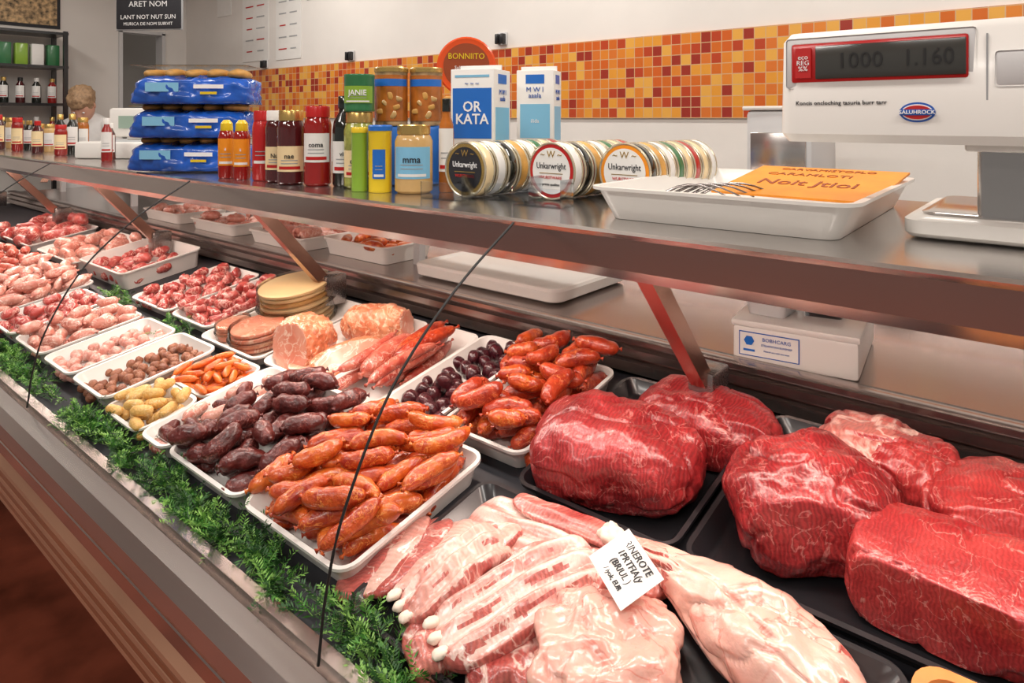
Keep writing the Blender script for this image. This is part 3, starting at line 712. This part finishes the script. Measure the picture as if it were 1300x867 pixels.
def tflat(t,s,m,sx=1):
    me=textmesh(t,s,m,sx=sx)
    for v in me.vertices: v.co=(v.co.x,v.co.z,-v.co.y)
    return me
tt1=tflat('Unkarwright',.0185,'ink',.8); tt1w=tflat('Unkarwright',.0175,'inkw',.8); tt2=tflat('WURSTWARE',.009,'inkr'); tt3=tflat('prima qualitas',.008,'ink')
orn=tflat('~ W ~',.02,'gold'); orb=box(.06,.0015,.0004,'gold')
def tin(x,y,side,ring,white,front):
    o=thing('food_tin',None,('round flat tin standing on edge with ' + ('black' if not white else 'white')+' label and '+{'gold':'gold','red':'red','orp':'orange'}[ring]+' ring') ,'tin',(x,y,ZS+Rt+.0005),(pi/2,0,0),group='round tins standing in rows')
    part('can',tin_body,o); part('side_label',tin_side[side],o)
    part('label_disc',d1[ring],o)
    part('label_disc',d2 if white else d2k,o)
    if front:
        part('lettering',tt1 if white else tt1w,o,(0,.010,Ht-.0002)); part('lettering',tt2,o,(0,-.014,Ht-.0002)); part('lettering',tt3,o,(0,-.028,Ht-.0002))
        part('ornament',orn,o,(0,.034,Ht-.0002)); part('ornament',orb,o,(0,-.005,Ht-.0004))
sd=['cream','paper','darkg','goldb','paper','grn','cream','red']
for ci,(xx,yy,ring,wh,nn) in enumerate(((-1.0,1.04,'gold',False,8),(-.835,1.125,'red',True,7),(-.70,1.19,'orp',True,8))):
    for k in range(nn):
        tin(xx+.002*k,yy+Ht+k*.0362,sd[(k+ci)%8],ring,wh,k==0)
for x,y in ((-1.02,.99),(-.80,1.03),(-.90,1.06)):
    o=thing('shelf_divider',None,'small clear acrylic divider on the steel shelf','divider',(x,y,ZS),(0,0,.1))
    part('panel',box(.11,.003,.035,'acryl'),o); part('foot',box(.11,.05,.002,'acryl'),o,(0,.026,0)); part('side',box(.003,.05,.05,'acryl'),o,(.054,.027,.002))

def carton(x,y,W,D,H,rz,kind):
    o=thing('drink_carton',None,'tall white carton with blue print and lettering','carton',(x,y,ZS),(0,0,rz),group='white and blue cartons')
    part('body',box(W,D,H,'paper',.002),o)
    part('top_seal',box(W*.98,.004,.012,'paper'),o,(0,0,H))
    if kind==0:
        part('print',box(W*.9,.0008,H*.42,'blued'),o,(0,-D/2-.0004,H*.42))
        part('lettering',textmesh('OR\nKATA',.035,'inkw',sx=.95,weight=.0006),o,(0,-D/2-.0014,H*.63))
        part('print',box(W*.8,.0008,H*.02,'bluel'),o,(0,-D/2-.0004,H*.93))
        part('lettering',textmesh('~ ~ ~',.016,'inkb'),o,(0,-D/2-.0014,H*.88))
    part('print',box(.0008,D*.8,H*.3,'bluel'),o,(W/2+.0004,0,H*.38))
    part('print',box(.0008,D*.5,H*.08,'blued'),o,(W/2+.0004,0,H*.88))
    part('lettering',textmesh('M W I\naaala',.018,'inkb'),o,(W/2+.0015,0,H*.78),(0,0,pi/2))
    if kind==1:
        part('print',box(W*.8,.0008,H*.3,'bluel'),o,(0,-D/2-.0004,H*.40))
        part('print',box(W*.5,.0008,H*.08,'blued'),o,(0,-D/2-.0004,H*.88))
        part('lettering',textmesh('M W I\naaala',.018,'inkb'),o,(0,-D/2-.0014,H*.8))
        part('lettering',textmesh('ilida',.014,'inkw'),o,(0,-D/2-.0014,H*.55))
carton(-1.135,1.24,.112,.115,.288,.35,0)
carton(-1.10,1.43,.10,.085,.295,.40,1)

def jar(x,y,H,R,style,bm_,lm,lab,txt,label,name='jar',tm='ink',lw=1.0,lz=(.22,.68),z=ZS):
    o=thing(name,None,label,'jar' if 'jar' in name else ('can' if 'can' in name else 'bottle'),(x,y,z),(0,0,face(x,y,.85)))
    if style=='jar':
        part('body',lathe([(0,0),(R*.85,0),(R,.006),(R,H*.76),(R*.9,H*.83),(R*.82,H*.86),(R*.82,H*.88),(0,H*.88)],bm_),o)
        part('lid',lathe([(R*.8,H*.86),(R*.88,H*.86),(R*.88,H*.985),(R*.84,H),(0,H)],lm),o)
    elif style=='bottle':
        part('body',lathe([(0,0),(R*.9,0),(R,.006),(R,H*.62),(R*.9,H*.72),(R*.5,H*.82),(R*.45,H*.92),(0,H*.92)],bm_),o)
        part('cap',lathe([(R*.47,H*.86),(R*.55,H*.86),(R*.55,H*.99),(R*.5,H),(0,H)],lm),o)
    elif style=='squeeze':
        part('body',lathe([(0,0),(R*.9,0),(R,.006),(R,H*.7),(R*.8,H*.8),(R*.7,H*.82),(0,H*.82)],bm_),o)
        part('cap',lathe([(R*.72,H*.81),(R*.75,H*.82),(R*.70,H*.94),(R*.35,H),(0,H)],lm),o)
    else:
        part('body',lathe([(0,0),(R*.97,0),(R,.003),(R*.98,.007),(R*.98,H-.007),(R,H-.003),(R*.97,H),(R*.9,H-.003),(0,H-.003)],bm_),o)
        if lm: part('lid',lathe([(R*.9,H-.002),(R*1.03,H-.004),(R*1.03,H+.006),(R*.95,H+.009),(0,H+.009)],lm),o)
    if lab:
        part('label_wrap',arcband(R+.0007,H*lz[0],H*lz[1],lw*1.1,lab),o)
        hh=lz[1]-lz[0]
        if txt: part('lettering',textmesh(txt,R*.5,tm,bend=R+.0012,z=H*(lz[0]+hh*.6),weight=.0002),o)
        part('ornament',arcband(R+.0012,H*(lz[0]+.03),H*(lz[0]+.07),lw*.8,'red' if lab in('paper','cream') else 'paper'),o)
        for q in (.30,.42): part('ornament',arcband(R+.0012,H*(lz[0]+hh*q),H*(lz[0]+hh*q+.012),lw*.6,'grey'),o)
    return o
jar(-1.86,.96,.165,.023,'squeeze','ketch','yell','orp','ii','small red sauce bottle with yellow cap','sauce_bottle','inkw')
jar(-1.785,.965,.165,.023,'squeeze','ketch','yell','orp','ii','small red sauce bottle with yellow cap and orange label','sauce_bottle','inkw')
jar(-1.71,.985,.19,.027,'jar','red','red','red','','tall red sauce jar with red label','sauce_jar')
jar(-1.635,.985,.19,.032,'jar','darkj','paper','cream','Nun','dark preserve jar with white lid','preserve_jar',lz=(.18,.5))
jar(-1.555,.975,.19,.035,'jar','darkj','gold','cream','nae','dark preserve jar with cream label and gold lid','preserve_jar',lz=(.18,.52))
jar(-1.475,1.0,.20,.034,'jar','ketch','red','paper','coma','red sauce jar with white label','sauce_jar',lz=(.3,.66))
jar(-1.41,1.035,.225,.030,'bottle','darkg','darkg','paper','vin','dark glass bottle with white label','bottle',lz=(.15,.5))
jar(-1.345,1.03,.185,.037,'jar','olive','gold','cream','ouro','green olive jar with pale label','olive_jar',lz=(.15,.5))
jar(-1.345,1.03,.09,.037,'can','grn',None,'lime','JANIE','green printed can stacked on a jar','food_can','inkw',z=ZS+.1858)
jar(-1.285,.985,.14,.019,'can','lime','yell',None,'','slim lime green can','drink_can')
jar(-1.235,1.005,.145,.027,'can','yell','blued','blued','','yellow and blue can','food_can','yell',.5)
jar(-1.165,1.045,.155,.043,'jar','mayo','gold','bluel','mma','wide tan jar with blue and white label','preserve_jar','ink')
jar(-1.12,1.105,.215,.018,'bottle','amber','darkg','paper','','slim dark bottle with label','bottle')
def nutcan(x,y):
    o=jar(x,y,.14,.042,'can','art','gold',None,'','printed food can with picture of nuts on a blue box','food_can',z=ZS+.1505)
    part('label_wrap',arcband(.0427,.012,.128,1.4,'amber'),o)
    for k in range(6): part('picture',organic((.022,.006,.016),2.2,'mayo' if k%2 else 'goldb',k,.05,sub=4),o,(-.022+.009*k,-.0415+.0012*abs(k-2.5)**1.5,.03+.022*(k%3)),(0,.7*k,0))
    part('label_band',arcband(.0432,.100,.118,1.2,'blued'),o)
nutcan(-1.35,1.135); nutcan(-1.295,1.205)
thing('blue_box',box(.17,.095,.15,'blued',.01),'blue cardboard box supporting two cans','box',(-1.325,1.172,ZS),(0,0,.90))
thing('brown_box',box(.14,.12,.232,'goldb',.006),'plain brown cardboard box under a round tub','box',(-1.36,1.43,ZS),(0,0,.8))
lid=thing('round_snack_tub',None,'round orange-red tub standing on edge, yellow lettering','tub',(-1.357,1.42,ZS+.233+.0855),(pi/2,0,.75))
part('body',lathe([(0,-.03),(.074,-.03),(.078,-.026),(.078,.0),(.085,.0),(.085,.016),(.080,.020),(.070,.018),(0,.018)],'orlid',40),lid)
part('label_disc',lathe([(0,.0185),(.066,.0185),(.066,.0192),(0,.0192)],'brown',40),lid)
part('lettering',tflat('BONNIITO',.024,'yell',.9),lid,(0,.028,.0202))
part('lettering',tflat('Sulto de mar',.013,'inkw'),lid,(0,-.004,.0202))

pk=organic((.36,.20,.105),5,'blue',2,.07,3,18,None,.05,9)
for i in range(3):
    o=thing('bun_pack',None,'blue plastic-wrapped pack of golden buns, stacked','packaged food',(-2.20+.015*i,1.03,ZS+.002+.1045*i),(0,0,.62+.06*i),group='stacked blue bun packs')
    part('wrapper',pk,o)
    part('print_band',box(.10,.001,.028,'bluel'),o,(-.07,-.108,.04))
    part('print_band',box(.09,.001,.012,'inkw'),o,(.07,-.108,.05))
    part('print_band',box(.05,.001,.008,'yell'),o,(.07,-.108,.032))
    for k in range(5):
        part('bun',organic((.062,.13,.035),2.3,'goldb',k,.06,sub=6),o,(-.128+k*.064,0,.086))
    part('film',box(.35,.17,.002,'film'),o,(0,0,.122) if i==2 else (0,0,.10))

rg=thing('counter_scale',None,'off-white cash register scale with tilted display','scale',(-3.18,1.2,ZS),(0,0,.6))
part('base',box(.30,.28,.07,'white',.012),rg)
part('keypad',box(.14,.10,.006,'grey',.002),rg,(.05,-.07,.07),(.1,0,0))
part('display_head',box(.26,.07,.13,'white',.012),rg,(0,.08,.085))
part('display_screen',box(.16,.004,.055,mat('lcd_green',(.3,.4,.33),.3)),rg,(0,.043,.125))
part('column',box(.10,.05,.03,'lgrey'),rg,(0,.08,.065))
jar(-2.92,1.02,.17,.02,'bottle','ketch','paper','paper','','small red bottle with white label','sauce_bottle')
jar(-3.0,1.06,.15,.02,'bottle','darkj','paper','paper','','small dark bottle with white label','sauce_bottle')
cols=['ketch','darkg','amber','darkj','mayo','darkg']
for i in range(12):
    jar(-3.55-.11*i,1.05+.08*(i%3),.14+.05*((i*7)%4)/3,.026,'bottle' if i%2 else 'jar',cols[i%6],['red','gold','gold'][i%3],'paper' if i%3 else 'cream','', 'assorted bottle or jar on the steel shelf' ,'sauce_bottle' if i%2 else 'preserve_jar')
thing('paper_bag',organic((.18,.12,.13),4,'paper',4,.08),'white folded paper bag on the shelf','bag',(-2.62,1.16,ZS))
thing('work_table',box(7.5,.6,.9,'steeld',.01),'long steel work table against the tiled wall','table',(-1.2,2.68,0))
o=thing('slicer_housing',None,'light grey metal appliance housing on the work table','appliance',(-.80,2.55,.9))
part('body',box(.23,.3,.58,'lgrey',.02),o); part('panel',box(.19,.01,.3,'steel',.004),o,(0,-.152,.2)); part('top_rim',box(.25,.31,.015,'white',.005),o,(0,0,.578))
for x,z in ((-2.57,1.875),(-4.0,1.86),(-5.15,1.86)):
    o=thing('wall_hook',None,'small black bracket fixed to the wall above mosaic tiles','hook',(x,2.998,z))
    part('plate',box(.07,.012,.075,'lgrey',.004),o,(0,-.006,0)); part('clip',box(.022,.03,.06,'black',.004),o,(-.02,-.027,.005)); part('clip',box(.022,.03,.06,'black',.004),o,(.02,-.027,.005))
def poster(x,z,w,h,kind):
    o=thing('wall_poster',box(w,.004,h,'paper'),'white paper notice with red and dark print on the wall','poster',(x,2.997,z))
    g=random.Random(kind)
    for r in range(9):
        for c in range(2):
            part('print',box(w*g.uniform(.2,.33),.001,.010,['inkr','grey','grey'][g.randrange(3)]),o,(-w*.22+c*w*.42,-.003,h*(.08+.095*r)))
    part('lettering',textmesh('8 2' if kind==1 else 'SI SU',.07,'inkr'),o,(0,-.0035,h*.93))
poster(-5.32,1.93,.42,1.0,1); poster(-4.82,1.92,.36,1.0,2)
thing('wall_poster',box(.25,.004,.3,'paper'),'small white notice on the wall','poster',(-5.85,2.997,2.36))
thing('wall_poster',box(.22,.004,.12,'grn'),'small green notice on the wall','poster',(-4.45,2.997,2.36))
hs=thing('hanging_sign',None,'dark slate sign with white lettering hanging from the ceiling','sign',(-5.26,2.12,2.11),(0,0,.60))
part('board',box(.50,.02,.30,'ink',.004),hs); part('frame',box(.52,.014,.32,'grey',.004),hs,(0,.008,-.01))
part('lettering',textmesh('LANT NOT NUT SUN',.045,'inkw'),hs,(0,-.012,.085)); part('lettering',textmesh('MURICA DE NOM SUIRVIT',.033,'inkw'),hs,(0,-.012,.035))
part('lettering',textmesh('ARET NOM',.06,'inkw'),hs,(0,-.012,.18))
for s in (-.2,.2): part('chain',tube([(s,0,.30),(s,0,.89)],.004,'steeld',6),hs)
su=thing('shelving_unit',None,'black metal shelving unit stocked with bottles and packets','shelf',(-6.42,1.45,0))
for dx in (-.14,.14):
    for dy in (-.44,.44): part('post',box(.03,.03,2.15,'black'),su,(dx,dy,0))
for z in (.3,.75,1.2,1.55,1.85,2.12): part('shelf_board',box(.30,.92,.02,'black'),su,(0,0,z))
for z,hh in ((1.22,.24),(1.57,.2),(1.87,.17)):
    for k in range(8):
        yy=1.07+k*.108
        if z>1.8: thing('food_packet',box(.08,.085,hh,['grn','lime','paper','grn'][k%4],.008),'green and white food packet on a black shelf','packet',(-6.38,yy,z+.0005),group='packets on the shelving unit')
        else:
            o=jar(-6.38,yy,hh,.032,'bottle',['darkg','darkj','darkg','ketch'][k%4],['paper','gold','black'][k%3],'paper','','bottle on a black shelf','bottle',z=z+.0005); o['group']='bottles on the shelving unit'
pf=thing('wall_picture',None,'framed colourful picture on the wall','picture',(-6.595,1.72,2.2),(0,0,0))
part('frame',box(.012,.45,.42,'ink'),pf); part('print',box(.014,.40,.37,'art'),pf,(.002,0,.025))

# ------------------------------------------------------------------ person
def person(x,y,rz):
    o=thing('person',None,'person in a white coat, light brown hair, head bowed','person',(x,y,0),(0,0,rz))
    V=[(0,0,.92),(0,0,1.12),(0,0,1.32),(0,-.01,1.43),(0,-.03,1.50),
       (.09,0,.88),(.10,-.01,.48),(.10,.02,.07),(.10,-.13,.03),(-.09,0,.88),(-.10,-.01,.48),(-.10,.02,.07),(-.10,-.13,.03),
       (.18,0,1.38),(.23,-.04,1.12),(.16,-.25,1.02),(-.18,0,1.38),(-.23,-.04,1.12),(-.16,-.25,1.02)]
    E=[(0,1),(1,2),(2,3),(3,4),(0,5),(5,6),(6,7),(7,8),(0,9),(9,10),(10,11),(11,12),(3,13),(13,14),(14,15),(3,16),(16,17),(17,18)]
    Rr=[.15,.15,.17,.10,.055,.10,.07,.05,.04,.10,.07,.05,.04,.07,.05,.036,.07,.05,.036]
    me=bpy.data.meshes.new('b'); me.from_pydata(V,E,[]); b=bpy.data.objects.new('b',me); COL.objects.link(b)
    m=b.modifiers.new('s','SKIN'); 
    for i,v in enumerate(me.skin_vertices[0].data): v.radius=(Rr[i],Rr[i]*.8); v.use_root=(i==0)
    b.modifiers.new('u','SUBSURF').levels=2
    bm2=bpy.data.meshes.new_from_object(b.evaluated_get(bpy.context.evaluated_depsgraph_get())); bpy.data.objects.remove(b)
    bm2.materials.clear(); bm2.materials.append(M['cloth']); bm2.polygons.foreach_set('use_smooth',[True]*len(bm2.polygons))
    part('coat',bm2,o,label='white work coat')
    hd=part('head',None,o,(0,-.05,1.49),(.75,0,0))
    def hw(q,d):
        if q.z<0: q.x*=1+q.z*2.2; q.y=q.y*(1+q.z*1.2)-.008
        if q.y<0 and abs(q.x)<.02 and -.04<q.z<.03: q.y-=.018*(1-abs(q.x)/.02)*(1-abs(q.z+.01)/.05)
        return q
    part('face',organic((.155,.195,.235),2.3,'skin',1,.0,sub=16,warp=hw,amp2=0),hd,(0,0,-.02))
    for s in (-1,1):
        part('eye',lathe([(0,-.009),(.008,-.004),(.009,0),(.008,.004),(0,.009)],'inkw',12),hd,(s*.031,-.088,.085)); part('pupil',lathe([(0,-.004),(.004,0),(0,.004)],'ink',8),hd,(s*.031,-.096,.085))
        part('ear',organic((.018,.035,.06),2.2,'skin',3,.05,sub=5),hd,(s*.078,.005,.055))
    part('mouth',box(.045,.006,.008,'inkr',.002),hd,(0,-.082,.03))
    part('hair',organic((.175,.215,.20),2.2,'hair',5,.05,sub=14,amp2=.03),hd,(0,.018,.062))
    for s in (-1,1):
        part('hand',organic((.05,.07,.025),2.5,'skin',6,.03,sub=6),o,(s*.155,-.29,1.0))
        for k in range(4): part('finger',tube([(s*.155-.018+k*.012,-.31,1.012),(s*.155-.018+k*.012,-.345,1.006),(s*.155-.018+k*.012,-.362,.99)],[.007,.0065,.005],'skin',8),o)
        part('thumb',tube([(s*.135,-.285,1.01),(s*.12,-.31,1.005),(s*.118,-.33,.998)],[.008,.008,.006],'skin',8),o)
person(-5.9,1.93,.9)

# ------------------------------------------------------------------ lights
def area(name,loc,rot,sx,sy,e,c=(1,1,1)):
    l=bpy.data.lights.new(name,'AREA'); l.shape='RECTANGLE'; l.size=sx; l.size_y=sy; l.energy=e; l.color=c
    o=bpy.data.objects.new(name,l); COL.objects.link(o); o.location=loc; o.rotation_euler=rot; return o
for i,(x,y) in enumerate(((-5,.6),(-3,.6),(-1,.6),(.8,.6),(-4,2.2),(-2,2.2),(0,2.2),(-2,-1.4),(0,-1.4))):
    f=thing('ceiling_lamp',None,'rectangular fluorescent ceiling lamp','ceiling lamp',(x,y,2.93),group='ceiling lamps')
    part('housing',box(1.25,.3,.07,'white',.005),f)
    area('lamp_light',(x,y,2.92),(0,0,0),1.2,.20,(32 if y<0 else 20),(1,.94,.87))
for a,b in zip(seams,seams[1:]):
    area('counter_light',((a+b)/2,.975,1.222),(math.radians(-12),0,0),1.1,.03,4.4,(1,.79,.68))
w=bpy.data.worlds.new('w'); S.world=w; w.use_nodes=True; w.node_tree.nodes['Background'].inputs[0].default_value=(1,.95,.90,1); w.node_tree.nodes['Background'].inputs[1].default_value=.26
